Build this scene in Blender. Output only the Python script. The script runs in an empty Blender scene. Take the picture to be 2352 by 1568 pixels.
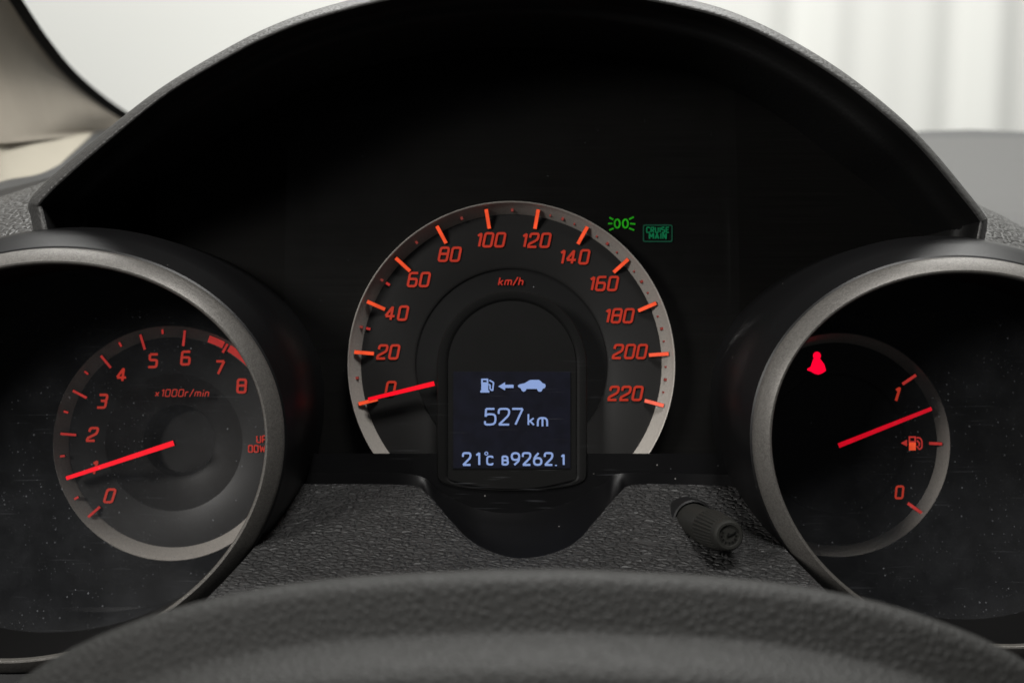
import bpy, math, random
from mathutils import Matrix, Vector
random.seed(7)
R = math.radians

# ------------------------------------------------------------------ camera, world, lamps
SC = bpy.context.scene
COL = SC.collection
PITCH = R(14)                                # the photographer looks a little down at the dials
FR = Matrix.Rotation(-PITCH, 4, 'X')         # dial frame (x right, y away, z up along the dial face) -> world
KV = 0.8593                                  # picture width / distance
cam_d = bpy.data.cameras.new('camera')
cam = bpy.data.objects.new('camera', cam_d)
COL.objects.link(cam)
cam.matrix_world = FR @ Matrix.Rotation(R(90), 4, 'X')
cam_d.sensor_width = 36
cam_d.lens = 36 / KV
cam_d.clip_start = 0.01
cam_d.clip_end = 60
cam_d.dof.use_dof = True
cam_d.dof.focus_distance = 0.372
cam_d.dof.aperture_fstop = 12.5
SC.camera = cam

world = bpy.data.worlds.new('World')
SC.world = world
world.use_nodes = True
bg = world.node_tree.nodes['Background']
bg.inputs[0].default_value = (0.95, 0.97, 1.0, 1)
bg.inputs[1].default_value = 0.02

def area(name, loc, target, sx, sy, power, col=(1, 1, 1)):
    l = bpy.data.lights.new(name, 'AREA')
    l.shape = 'RECTANGLE'; l.size = sx; l.size_y = sy
    l.energy = power; l.color = col
    o = bpy.data.objects.new(name, l)
    COL.objects.link(o)
    o.location = loc
    o.rotation_euler = (Vector(target) - Vector(loc)).to_track_quat('-Z', 'Y').to_euler()
    return o
# world axes: y forward through the windscreen, z up
area('studio_lamp_front', (0.1, 1.75, 1.6), (0.05, 0.5, 0.0), 2.2, 1.0, 34, (1, 0.985, 0.96))
area('curtain_fill_lamp', (0.2, 1.6, 2.6), (0.2, 3.2, 0.4), 3.5, 0.8, 140, (1, 0.99, 0.965))  # added fill, there only to brighten the curtain
area('studio_lamp_side', (-1.00, -0.45, 0.62), (0.02, 0.39, -0.10), 0.35, 0.35, 10, (1, 0.97, 0.93))
area('studio_lamp_roof', (0.16, 0.03, 1.15), (0.0, 0.36, -0.16), 0.32, 0.26, 10, (1, 0.98, 0.95))

SC.view_settings.view_transform = 'Standard'
SC.view_settings.look = 'None'
SC.view_settings.exposure = 0
SC.view_settings.gamma = 1
SC.cycles.use_denoising = True
SC.cycles.max_bounces = 5
SC.cycles.transparent_max_bounces = 12

# ------------------------------------------------------------------ helpers
def G(vx, vy, d):
    """a point seen at picture position (vx, vy) of 2352 x 1568, d metres in front of the lens"""
    s = KV * d / 2352
    return Vector(((vx - 1176) * s, d, (784 - vy) * s))
def px(d): return KV * d / 2352

def lin(c): return c / 12.92 if c <= 0.04045 else ((c + 0.055) / 1.055) ** 2.4
def srgb(r, g, b): return (lin(r / 255), lin(g / 255), lin(b / 255), 1)

ORG = {}
LIT = {}
def thing(name, label, cat, origin, group=None):
    o = bpy.data.objects.new(name, None)
    o.empty_display_size = 0.02
    COL.objects.link(o)
    o.matrix_world = FR @ Matrix.Translation(origin)
    o['label'] = label; o['category'] = cat
    if group: o['group'] = group
    ORG[o.name] = Vector(origin)
    return o
def root_org(o):
    while o.parent: o = o.parent
    return ORG[o.name]
def mesh(name, verts, faces, mat, parent, smooth=True, label=None):
    org = root_org(parent)
    me = bpy.data.meshes.new(name)
    me.from_pydata([tuple(Vector(v) - org) for v in verts], [], faces)
    me.validate()
    if smooth:
        for p in me.polygons: p.use_smooth = True
    if mat: me.materials.append(mat)
    if mat and mat.name in LIT:
        # only the front of a light guide is lit; its flanks are plain tinted plastic
        me.materials.append(LIT[mat.name])
        ym = sum(v.co.y for v in me.vertices)/len(me.vertices)+(0.0004 if name == 'tick' else 0)
        for p in me.polygons:
            if abs(p.normal.y) < 0.8 or p.center.y > ym: p.material_index = 1
    o = bpy.data.objects.new(name, me)
    COL.objects.link(o)
    o.parent = parent
    if label: o['label'] = label
    return o
def autosmooth(o, ang=35):
    """split shading at sharp edges"""
    me = o.data
    import bmesh
    b = bmesh.new(); b.from_mesh(me)
    for e in b.edges:
        if len(e.link_faces) == 2 and e.calc_face_angle(0) > R(ang): e.smooth = False
    b.to_mesh(me); b.free()
def fixnormals(o):
    import bmesh
    b = bmesh.new(); b.from_mesh(o.data)
    bmesh.ops.recalc_face_normals(b, faces=b.faces)
    b.to_mesh(o.data); b.free()
def loft(rows, closed=False):
    n = len(rows[0]); V = [v for r in rows for v in r]; F = []
    for i in range(len(rows) - 1):
        for j in range(n if closed else n - 1):
            k = (j + 1) % n
            F.append((i*n+j, i*n+k, (i+1)*n+k, (i+1)*n+j))
    return V, F
def catmull(P, n):
    """smooth curve through the points, n samples per span"""
    P = [Vector(p) for p in P]
    Q = [2*P[0]-P[1]] + P + [2*P[-1]-P[-2]]
    out = []
    for i in range(1, len(Q)-2):
        for j in range(n):
            t = j / n
            a, b, c, d = Q[i-1], Q[i], Q[i+1], Q[i+2]
            out.append(0.5*((2*b)+(c-a)*t+(2*a-5*b+4*c-d)*t*t+(3*b-a-3*c+d)*t**3))
    out.append(P[-1])
    return out
def interp(C, x):
    if x <= C[0][0]: return C[0][1]
    for (x0, y0), (x1, y1) in zip(C, C[1:]):
        if x <= x1: return y0 + (y1-y0)*(x-x0)/(x1-x0)
    return C[-1][1]
def sm(C, n=8): return [(p.x, p.y) for p in catmull([(x, y, 0) for x, y in C], n)]

# ------------------------------------------------------------------ materials
def nmat(name):
    m = bpy.data.materials.new(name); m.use_nodes = True
    nt = m.node_tree
    return m, nt, nt.nodes['Principled BSDF']
def node(nt, t, **kw):
    n = nt.nodes.new(t)
    for k, v in kw.items():
        if hasattr(n, k): setattr(n, k, v)
        else: n.inputs[k].default_value = v
    return n
def coords(nt, scale=(1, 1, 1)):
    tc = nt.nodes.new('ShaderNodeTexCoord')
    mp = nt.nodes.new('ShaderNodeMapping'); mp.inputs['Scale'].default_value = scale
    nt.links.new(tc.outputs['Object'], mp.inputs[0])
    return mp.outputs[0]
def dust(nt, vec, scale, keep, size):
    """mask of scattered specks: 1 on a speck"""
    v = node(nt, 'ShaderNodeTexVoronoi'); v.inputs['Scale'].default_value = scale
    nt.links.new(vec, v.inputs['Vector'])
    lt = node(nt, 'ShaderNodeMath', operation='LESS_THAN'); lt.inputs[1].default_value = size
    nt.links.new(v.outputs['Distance'], lt.inputs[0])
    sp = nt.nodes.new('ShaderNodeSeparateColor')
    nt.links.new(v.outputs['Color'], sp.inputs[0])
    l2 = node(nt, 'ShaderNodeMath', operation='LESS_THAN'); l2.inputs[1].default_value = keep
    nt.links.new(sp.outputs[0], l2.inputs[0])
    mu = node(nt, 'ShaderNodeMath', operation='MULTIPLY')
    nt.links.new(lt.outputs[0], mu.inputs[0]); nt.links.new(l2.outputs[0], mu.inputs[1])
    mu2 = node(nt, 'ShaderNodeMath', operation='MULTIPLY')
    nt.links.new(mu.outputs[0], mu2.inputs[0]); nt.links.new(sp.outputs[1], mu2.inputs[1])
    return mu2.outputs[0]
def mixcol(nt, fac, a, b):
    m = nt.nodes.new('ShaderNodeMix'); m.data_type = 'RGBA'
    if isinstance(fac, (int, float)): m.inputs[0].default_value = fac
    else: nt.links.new(fac, m.inputs[0])
    for i, c in ((6, a), (7, b)):
        if isinstance(c, tuple): m.inputs[i].default_value = c
        else: nt.links.new(c, m.inputs[i])
    return m.outputs[2]

def plastic(name, col, rough, grain=1200, bump=0.15, dusty=0.0, spec=0.5, dist=0.0003, mot=0.12):
    m, nt, b = nmat(name)
    vec = coords(nt)
    n = node(nt, 'ShaderNodeTexNoise'); n.inputs['Scale'].default_value = grain; n.inputs['Detail'].default_value = 3
    nt.links.new(vec, n.inputs['Vector'])
    big = node(nt, 'ShaderNodeTexNoise'); big.inputs['Scale'].default_value = 30; big.inputs['Detail'].default_value = 4
    nt.links.new(vec, big.inputs['Vector'])
    c = mixcol(nt, big.outputs[0], tuple(x*(1-mot) for x in col[:3])+(1,), tuple(min(1, x*(1+mot)) for x in col[:3])+(1,))
    if dusty:
        c = mixcol(nt, dust(nt, vec, 330, dusty, 0.09), c, (0.3, 0.29, 0.275, 1))
    nt.links.new(c, b.inputs['Base Color'])
    b.inputs['Roughness'].default_value = rough
    b.inputs['Specular IOR Level'].default_value = spec
    bp = node(nt, 'ShaderNodeBump'); bp.inputs['Strength'].default_value = bump; bp.inputs['Distance'].default_value = dist
    nt.links.new(n.outputs[0], bp.inputs['Height']); nt.links.new(bp.outputs[0], b.inputs['Normal'])
    return m
def leather(name, col, rough, scale, strength=0.8, dist=0.0006, stretch=(1, 1, 1), spec=0.5, dusty=0.04):
    m, nt, b = nmat(name)
    vec0 = coords(nt, stretch)
    # warp the cells so that no grid shows
    nz = node(nt, 'ShaderNodeTexNoise'); nz.inputs['Scale'].default_value = scale*0.5; nz.inputs['Detail'].default_value = 2
    nt.links.new(vec0, nz.inputs['Vector'])
    add = node(nt, 'ShaderNodeVectorMath', operation='MULTIPLY_ADD')
    nt.links.new(nz.outputs['Color'], add.inputs[0])
    add.inputs[1].default_value = (0.36/scale,)*3
    nt.links.new(vec0, add.inputs[2])
    v = node(nt, 'ShaderNodeTexVoronoi', feature='DISTANCE_TO_EDGE'); v.inputs['Scale'].default_value = scale
    nt.links.new(add.outputs[0], v.inputs['Vector'])
    mr = node(nt, 'ShaderNodeMapRange'); mr.inputs['From Max'].default_value = 0.34; mr.interpolation_type = 'SMOOTHSTEP'
    nt.links.new(v.outputs['Distance'], mr.inputs['Value'])
    fine = node(nt, 'ShaderNodeTexNoise'); fine.inputs['Scale'].default_value = scale*3; fine.inputs['Detail'].default_value = 3
    nt.links.new(vec0, fine.inputs['Vector'])
    ad = node(nt, 'ShaderNodeMath', operation='MULTIPLY_ADD'); ad.inputs[1].default_value = 0.06
    nt.links.new(fine.outputs[0], ad.inputs[0]); nt.links.new(mr.outputs[0], ad.inputs[2])
    bp = node(nt, 'ShaderNodeBump'); bp.inputs['Strength'].default_value = strength; bp.inputs['Distance'].default_value = dist
    nt.links.new(ad.outputs[0], bp.inputs['Height']); nt.links.new(bp.outputs[0], b.inputs['Normal'])
    c = mixcol(nt, fine.outputs[0], tuple(x*0.7 for x in col[:3])+(1,), tuple(x*1.25 for x in col[:3])+(1,))
    if dusty: c = mixcol(nt, dust(nt, vec0, 300, dusty, 0.10), c, (0.55, 0.53, 0.5, 1))
    nt.links.new(c, b.inputs['Base Color'])
    b.inputs['Roughness'].default_value = rough
    b.inputs['Specular IOR Level'].default_value = spec
    return m
def flake(name, col, rough, metallic=0.75, amt=0.5, scale=2600):
    m, nt, b = nmat(name)
    vec = coords(nt)
    v = node(nt, 'ShaderNodeTexVoronoi'); v.inputs['Scale'].default_value = scale
    nt.links.new(vec, v.inputs['Vector'])
    sp = nt.nodes.new('ShaderNodeSeparateColor'); nt.links.new(v.outputs['Color'], sp.inputs[0])
    c = mixcol(nt, sp.outputs[0], tuple(x*(1-amt) for x in col[:3])+(1,), tuple(min(1, x*(1+amt)) for x in col[:3])+(1,))
    nt.links.new(c, b.inputs['Base Color'])
    b.inputs['Metallic'].default_value = metallic
    b.inputs['Roughness'].default_value = rough
    bp = node(nt, 'ShaderNodeBump'); bp.inputs['Strength'].default_value = 0.25; bp.inputs['Distance'].default_value = 0.0002
    nt.links.new(sp.outputs[1], bp.inputs['Height']); nt.links.new(bp.outputs[0], b.inputs['Normal'])
    return m
def glow(name, col, strength=1.0, vary=0.0):
    m, nt, b = nmat(name)
    b.inputs['Base Color'].default_value = tuple(x*0.3 for x in col[:3])+(1,)
    b.inputs['Roughness'].default_value = 0.4
    fm, fnt, fb = nmat(name+'_flank')
    fb.inputs['Base Color'].default_value = tuple(x*0.25+0.004 for x in col[:3])+(1,); fb.inputs['Roughness'].default_value = 0.5
    LIT[m.name] = fm
    b.inputs['Emission Strength'].default_value = strength
    if vary:
        n = node(nt, 'ShaderNodeTexNoise'); n.inputs['Scale'].default_value = 260; n.inputs['Detail'].default_value = 2
        nt.links.new(coords(nt), n.inputs['Vector'])
        mr = node(nt, 'ShaderNodeMapRange'); mr.inputs['From Min'].default_value = 0.3; mr.inputs['From Max'].default_value = 0.7
        nt.links.new(n.outputs[0], mr.inputs[0])
        c = mixcol(nt, mr.outputs[0], tuple(x*(1-vary) for x in col[:3])+(1,), tuple(x*(1+vary*0.6) for x in col[:3])+(1,))
        nt.links.new(c, b.inputs['Emission Color'])
    else:
        b.inputs['Emission Color'].default_value = col
    return m
def lensmat(name, haze=0.01, specks=0.06, scratch=0.03, gloss=0.03, smear=0.0, worn=None):
    m, nt, b = nmat(name)
    out = nt.nodes['Material Output']
    vec = coords(nt)
    tr = nt.nodes.new('ShaderNodeBsdfTransparent')
    gl = nt.nodes.new('ShaderNodeBsdfGlossy'); gl.inputs['Roughness'].default_value = 0.12
    b.inputs['Base Color'].default_value = (0.5, 0.52, 0.56, 1); b.inputs['Roughness'].default_value = 0.9
    b.inputs['Specular IOR Level'].default_value = 0.1
    # wiping scratches: thin stretched noise
    sv = nt.nodes.new('ShaderNodeMapping'); sv.inputs['Rotation'].default_value = (0, R(14), 0); sv.inputs['Scale'].default_value = (45, 1, 1500)
    nt.links.new(vec, sv.inputs[0])
    ns = node(nt, 'ShaderNodeTexNoise'); ns.inputs['Scale'].default_value = 1; ns.inputs['Detail'].default_value = 1
    nt.links.new(sv.outputs[0], ns.inputs['Vector'])
    r1 = node(nt, 'ShaderNodeMapRange'); r1.inputs['From Min'].default_value = 0.66; r1.inputs['From Max'].default_value = 0.8; r1.inputs['To Max'].default_value = scratch
    nt.links.new(ns.outputs[0], r1.inputs[0])
    scr = r1.outputs[0]
    if worn:      # the part of the cover that gets wiped: (centre, inner radius, outer radius)
        ds = node(nt, 'ShaderNodeVectorMath', operation='DISTANCE'); ds.inputs[1].default_value = worn[0]
        nt.links.new(vec, ds.inputs[0])
        wr = node(nt, 'ShaderNodeMapRange'); wr.inputs['From Min'].default_value = worn[2]; wr.inputs['From Max'].default_value = worn[1]
        nt.links.new(ds.outputs['Value'], wr.inputs[0])
        wm = node(nt, 'ShaderNodeMath', operation='MULTIPLY'); nt.links.new(scr, wm.inputs[0]); nt.links.new(wr.outputs[0], wm.inputs[1])
        scr = wm.outputs[0]
    nb = node(nt, 'ShaderNodeTexNoise'); nb.inputs['Scale'].default_value = 70; nb.inputs['Detail'].default_value = 6; nb.inputs['Roughness'].default_value = 0.65
    nt.links.new(vec, nb.inputs['Vector'])
    r2 = node(nt, 'ShaderNodeMapRange'); r2.inputs['From Min'].default_value = 0.38; r2.inputs['From Max'].default_value = 0.75
    r2.inputs['To Min'].default_value = haze; r2.inputs['To Max'].default_value = haze + smear
    nt.links.new(nb.outputs[0], r2.inputs[0])
    sp = dust(nt, vec, 420, specks, 0.13)
    sp2 = dust(nt, vec, 900, specks*1.5, 0.16)
    a1 = node(nt, 'ShaderNodeMath', operation='ADD'); nt.links.new(scr, a1.inputs[0]); nt.links.new(r2.outputs[0], a1.inputs[1])
    a2 = node(nt, 'ShaderNodeMath', operation='MULTIPLY_ADD'); a2.inputs[1].default_value = 0.35
    nt.links.new(sp, a2.inputs[0]); nt.links.new(a1.outputs[0], a2.inputs[2])
    a3 = node(nt, 'ShaderNodeMath', operation='MULTIPLY_ADD'); a3.inputs[1].default_value = 0.2; a3.use_clamp = True
    nt.links.new(sp2, a3.inputs[0]); nt.links.new(a2.outputs[0], a3.inputs[2])
    m1 = nt.nodes.new('ShaderNodeMixShader'); m1.inputs[0].default_value = gloss
    nt.links.new(tr.outputs[0], m1.inputs[1]); nt.links.new(gl.outputs[0], m1.inputs[2])
    m2 = nt.nodes.new('ShaderNodeMixShader')
    nt.links.new(a3.outputs[0], m2.inputs[0]); nt.links.new(m1.outputs[0], m2.inputs[1]); nt.links.new(b.outputs[0], m2.inputs[2])
    nt.links.new(m2.outputs[0], out.inputs['Surface'])
    return m

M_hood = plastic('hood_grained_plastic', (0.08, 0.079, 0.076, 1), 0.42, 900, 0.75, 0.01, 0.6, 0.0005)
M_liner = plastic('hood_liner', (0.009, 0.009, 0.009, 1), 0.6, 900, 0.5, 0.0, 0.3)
M_black = plastic('black_plastic', (0.012, 0.012, 0.0125, 1), 0.5, 1500, 0.1, 0.05, 0.3)
M_pod = plastic('pod_satin_black', (0.0055, 0.0055, 0.006, 1), 0.42, 1500, 0.10, 0.03, 0.42)
M_gloss = plastic('gloss_black', (0.0045, 0.0045, 0.005, 1), 0.4, 800, 0.03, 0.05, 0.22)
M_tube = plastic('pod_inner_black', (0.008, 0.008, 0.008, 1), 0.55, 1500, 0.05, 0.05, 0.3)
M_dial = plastic('dial_black', (0.022, 0.0215, 0.021, 1), 0.5, 1500, 0.04, 0.0, 0.4)
M_dialin = plastic('dial_inner_black', (0.010, 0.010, 0.010, 1), 0.45, 1500, 0.04, 0.0, 0.4)
M_disp = plastic('display_frame', (0.008, 0.008, 0.0078, 1), 0.5, 1500, 0.05, 0.0, 0.2)
M_plate = plastic('display_plate_grey', (0.010, 0.010, 0.0097, 1), 0.5, 1500, 0.05, 0.0, 0.2)
M_dialt = plastic('dial_hazed_black', (0.032, 0.031, 0.030, 1), 0.45, 1500, 0.04, 0.0, 0.45)  # dial black lightened to carry the haze of the lens
M_bezel = flake('bezel_champagne_grey', (0.165, 0.157, 0.145, 1), 0.42, 0.3, 0.25, 3200)
M_chrome = flake('bezel_polished_edge', (0.40, 0.385, 0.35, 1), 0.35, 0.7, 0.05)
M_ring = flake('dial_ring_silver', (0.60, 0.56, 0.51, 1), 0.5, 0.2, 0.10, 3500)
M_pad = leather('dash_pebble_pad', (0.066, 0.065, 0.063, 1), 0.45, 430, 1.0, 0.0006, (0.85, 1, 1))
M_trim = leather('trim_pebble', (0.047, 0.047, 0.047, 1), 0.5, 560, 1.0, 0.0009, (0.75, 1, 1), spec=0.45, dusty=0.015)
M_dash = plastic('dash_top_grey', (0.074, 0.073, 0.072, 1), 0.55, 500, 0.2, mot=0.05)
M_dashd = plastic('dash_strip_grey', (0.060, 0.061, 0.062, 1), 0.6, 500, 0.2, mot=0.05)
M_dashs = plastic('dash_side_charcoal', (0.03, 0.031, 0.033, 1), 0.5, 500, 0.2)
M_beige = plastic('pillar_beige', (0.27, 0.236, 0.190, 1), 0.75, 700, 0.1)
M_beige2 = plastic('corner_beige', (0.38, 0.345, 0.275, 1), 0.7, 700, 0.1, mot=0.04)
M_seal = plastic('rubber_seal', (0.004, 0.004, 0.004, 1), 0.8, 700, 0.1, 0.0, 0.15)
M_wheel = leather('wheel_leather', (0.023, 0.023, 0.0215, 1), 0.6, 600, 0.7, 0.00022, spec=0.35, dusty=0)
M_knob = plastic('knob_rubber', (0.026, 0.026, 0.023, 1), 0.55, 1500, 0.1, 0.0, 0.4)
M_wall = plastic('curtain_white', (0.80, 0.80, 0.77, 1), 0.9, 60, 0.05, mot=0.0)

E_num = glow('numeral_glow', srgb(163, 44, 28), 1.0, 0.12)
E_numd = glow('numeral_glow_dim', srgb(165, 42, 30), 1.0, 0.15)
E_tick = glow('tick_glow', srgb(236, 80, 44), 1.0, 0.25)
E_tickd = glow('tick_glow_dim', srgb(165, 42, 38), 1.0, 0.2)
E_min = glow('minor_tick_glow', srgb(120, 48, 42), 1.0)
E_need = glow('needle_glow', srgb(255, 8, 34), 1.0, 0.12)
E_needd = glow('needle_glow_fuel', srgb(205, 8, 32), 1.0, 0.12)
E_belt = glow('warning_red', srgb(255, 0, 48), 1.2)
E_grn = glow('lamp_green', srgb(28, 135, 16), 1.0, 0.3)
E_teal = glow('cruise_green', srgb(4, 84, 50), 1.0, 0.3)
E_teald = glow('cruise_frame_green', srgb(10, 52, 36), 1.0, 0.2)
E_lcd = glow('display_text', srgb(128, 150, 198), 1.0)
E_scr = glow('display_dark', srgb(11, 12, 22), 1.0, 0.35)

L_pod = lensmat('pod_lens', 0.032, 0.30, 0.06, 0.015, 0.03)
L_spd = lensmat('speedometer_lens', 0.001, 0.006, 0.16, 0.012, 0.003, worn=((0.003, -0.014, -0.005), 0.012, 0.05))

# ------------------------------------------------------------------ lettering from strokes
W = 0.58
GLY = {
 '0': [([(0,0),(W,0),(W,1),(0,1)], True)],
 '1': [([(0.08,0.80),(0.30,1),(0.30,0)], False)],
 '2': [([(0,0.70),(0,1),(W,1),(W,0.56),(0,0.20),(0,0)], False), ([(-0.06,0),(W,0)], False)],
 '3': [([(0,1),(W,1),(W,0.53),(0.18,0.53)], False), ([(W*.55,0.53),(W,0.53),(W,0),(0,0)], False)],
 '4': [([(W*.70,0),(W*.70,1),(0,0.30)], False), ([(0,0.27),(W*1.12,0.27)], False)],
 '5': [([(W,1),(0.03,1)], False), ([(0.03,1),(0.03,0.55),(W,0.55),(W,0),(0,0)], False)],
 '6': [([(W,1),(0,1),(0,0),(W,0),(W,0.55),(0.05,0.55)], False)],
 '7': [([(0,1),(W,1)], False), ([(W,1),(0.18,0)], False)],
 '8': [([(0,0),(W,0),(W,1),(0,1)], True), ([(0,0.53),(W,0.53)], False)],
 '9': [([(0,0),(W,0),(W,1),(0,1),(0,0.45),(W,0.45)], False)],
 'k': [([(0,0),(0,1)], False), ([(0.42,0.62),(0.02,0.28)], False), ([(0.14,0.36),(0.44,0)], False)],
 'm': [([(0,0),(0,0.64),(0.72,0.64),(0.72,0)], False), ([(0.36,0.6),(0.36,0)], False)],
 'n': [([(0,0),(0,0.64),(0.42,0.64),(0.42,0)], False)],
 'h': [([(0,0),(0,1)], False), ([(0,0.6),(0.42,0.6),(0.42,0)], False)],
 'r': [([(0,0),(0,0.64),(0.34,0.64)], False)],
 'i': [([(0.05,0),(0.05,0.62)], False), ([(0.05,0.82),(0.05,0.94)], False)],
 'x': [([(0,0.05),(0.42,0.6)], False), ([(0,0.6),(0.42,0.05)], False)],
 '/': [([(0,-0.05),(0.36,1.05)], False)],
 'U': [([(0,1),(0,0),(W,0),(W,1)], False)],
 'P': [([(0,0),(0,1),(W,1),(W,0.45),(0.03,0.45)], False)],
 'D': [([(0,0),(W,0),(W,1),(0,1)], True)],
 'O': [([(0,0),(W,0),(W,1),(0,1)], True)],
 'W': [([(0,1),(0.16,0),(0.38,0.8),(0.60,0),(0.76,1)], False)],
 'N': [([(0,0),(0,1),(W,0),(W,1)], False)],
 'C': [([(W,0.8),(W,1),(0,1),(0,0),(W,0),(W,0.2)], False)],
 'R': [([(0,0),(0,1),(W,1),(W,0.5),(0.03,0.5)], False), ([(0.25,0.5),(W,0)], False)],
 'I': [([(0.05,0),(0.05,1)], False)],
 'S': [([(W,1),(0,1),(0,0.52),(W,0.52),(W,0),(0,0)], False)],
 'E': [([(W,1),(0,1),(0,0),(W,0)], False), ([(0,0.52),(W*.85,0.52)], False)],
 'M': [([(0,0),(0,1),(0.36,0.35),(0.72,1),(0.72,0)], False)],
 'A': [([(0,0),(0.3,1),(0.6,0)], False), ([(0.1,0.3),(0.5,0.3)], False)],
 'B': [([(0,0),(W,0),(W,0.52),(0.02,0.52)], False), ([(0,-0.03),(0,1.03)], False), ([(0,1),(W*.92,1),(W*.92,0.52)], False)],
 '.': [([(0,-0.04),(0,0.06)], False)],
}
RND = {   # rounder shapes of the small display
 '1': [([(0.10,0.82),(0.32,1)], False), ([(0.32,1.03),(0.32,0)], False)],
 '2': [([(0,0.68),(0,1),(W,1),(W,0.62),(0.02,0)], False), ([(0,0),(W,0)], False)],
 '5': [([(W*.9,1),(0.06,1)], False), ([(0.06,1),(0.03,0.5)], False), ([(0.03,0.52),(0.12,0.66),(W,0.66),(W,0),(0,0),(0,0.22)], False)],
 '7': [([(0,1),(W,1)], False), ([(W,1),(0.18,0)], False)],
 '9': [([(0,0.42),(W,0.42),(W,1),(0,1)], True), ([(W-0.01,0.62),(W-0.03,0.35),(0.2,0)], False)],
 '6': [([(0,0),(W,0),(W,0.58),(0,0.58)], True), ([(0.01,0.36),(0.06,0.65),(0.36,1)], False)],
 'C': GLY['C'], 'B': GLY['B'], 'k': GLY['k'], 'm': GLY['m'], '.': GLY['.'],
}
def chaikin(P, closed, it, r):
    for _ in range(it):
        Q = []
        n = len(P)
        for i in range(n if closed else n-1):
            a, b = P[i], P[(i+1) % n]
            ra = 0 if (not closed and i == 0) else r
            rb = 0 if (not closed and i == n-2) else r
            L = math.hypot(b[0]-a[0], b[1]-a[1])
            if ra: ra = min(r, r)
            Q.append((a[0]+(b[0]-a[0])*ra, a[1]+(b[1]-a[1])*ra))
            Q.append((b[0]-(b[0]-a[0])*rb, b[1]-(b[1]-a[1])*rb))
        P = Q
    return P
def rounded(P, closed, rad, seg=3):
    """cut every corner with a small arc of given radius"""
    out = []; n = len(P)
    for i in range(n):
        if not closed and i in (0, n-1): out.append(P[i]); continue
        a, b, c = Vector(P[i-1]), Vector(P[i]), Vector(P[(i+1) % n])
        d1, d2 = (a-b), (c-b)
        k = min(rad, d1.length*0.48, d2.length*0.48)
        p, q = b+d1.normalized()*k, b+d2.normalized()*k
        for j in range(seg+1):
            t = j/seg
            out.append(tuple((1-t)**2*p + 2*t*(1-t)*b + t*t*q))
    return out
def ribbon(P, closed, t):
    """outline pairs either side of a polyline"""
    P = [Vector(p) for p in P]; n = len(P); L = []; Rr = []
    for i in range(n):
        if closed: a, c = P[i-1], P[(i+1) % n]
        else: a, c = P[max(0, i-1)], P[min(n-1, i+1)]
        d1 = (P[i]-a); d2 = (c-P[i])
        if d1.length < 1e-9: d1 = d2
        if d2.length < 1e-9: d2 = d1
        d1 = d1.normalized(); d2 = d2.normalized()
        n1 = Vector((-d1.y, d1.x)); n2 = Vector((-d2.y, d2.x))
        m = (n1+n2)
        m = m.normalized() if m.length > 1e-6 else n1
        k = 1/max(0.45, m.dot(n1))
        L.append(P[i]+m*t*k); Rr.append(P[i]-m*t*k)
    return L, Rr
def solid2d(polys, to3, thick):
    """polys: list of (left, right, closed) ribbons in 2-D -> verts, faces with thickness away from the eye"""
    V = []; F = []
    for li, (L, Rr, closed) in enumerate(polys):
        n = len(L); base = len(V); off = li*0.00004
        for p in L: V.append(to3(p, -off))
        for p in Rr: V.append(to3(p, -off))
        for p in L: V.append(to3(p, thick))
        for p in Rr: V.append(to3(p, thick))
        for i in range(n if closed else n-1):
            j = (i+1) % n
            F.append((base+i, base+j, base+n+j, base+n+i))
            F.append((base+i, base+2*n+i, base+2*n+j, base+j))
            F.append((base+n+i, base+n+j, base+3*n+j, base+3*n+i))
        if not closed:
            F.append((base, base+n, base+3*n, base+2*n))
            F.append((base+n-1, base+3*n-1, base+4*n-1, base+2*n-1))
    return V, F
def text(name, s, cx, cy, h, d, mat, parent, slant=0.16, weight=0.085, gap=0.30, font=GLY, rad=0.16, xs=1.0, rot=0, left=None):
    """letters h picture units tall centred on (cx, cy), at distance d"""
    polys = []; x = 0
    for ch in s:
        if ch == ' ': x += 0.5; continue
        wmax = 0
        for P, cl in font[ch]:
            wmax = max(wmax, max(p[0] for p in P))
            P = rounded(P, cl, rad)
            P = [((p[0]+x)*xs + p[1]*slant, p[1]) for p in P]
            L, Rr = ribbon(P, cl, weight)
            polys.append((L, Rr, cl))
        x += wmax + gap
    tw = (x-gap)*xs + slant
    ca, sa = math.cos(R(rot)), math.sin(R(rot))
    def to3(p, dd):
        ux = (p.x - (tw/2 if left is None else 0))*h; uy = (p.y-0.5)*h
        return G((cx if left is None else left)+ux*ca-uy*sa, cy-(ux*sa+uy*ca), d) + Vector((0, dd, 0))
    V, F = solid2d(polys, to3, 0.00025)
    return mesh(name, V, F, mat, parent, smooth=False)
def strokes(name, lines, d, mat, parent, t):
    """open/closed polylines given in picture units, stroke half width t"""
    polys = []
    for P, cl in lines:
        P = [(p[0], -p[1]) for p in P]
        L, Rr = ribbon(P, cl, t); polys.append((L, Rr, cl))
    V, F = solid2d(polys, lambda p, dd: G(p.x, -p.y, d)+Vector((0, dd, 0)), 0.00025)
    return mesh(name, V, F, mat, parent, smooth=False)
def plate(name, P, d, mat, parent, thick=0.0003, smooth=False):
    """flat outline (picture units) as a thin solid"""
    n = len(P)
    V = [G(x, y, d) for x, y in P] + [G(x, y, d)+Vector((0, thick, 0)) for x, y in P]
    F = [tuple(range(n))[::-1], tuple(range(n, 2*n))] + [(i, (i+1) % n, n+(i+1) % n, n+i) for i in range(n)]
    o = mesh(name, V, F, mat, parent, smooth)
    fixnormals(o)
    return o
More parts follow.
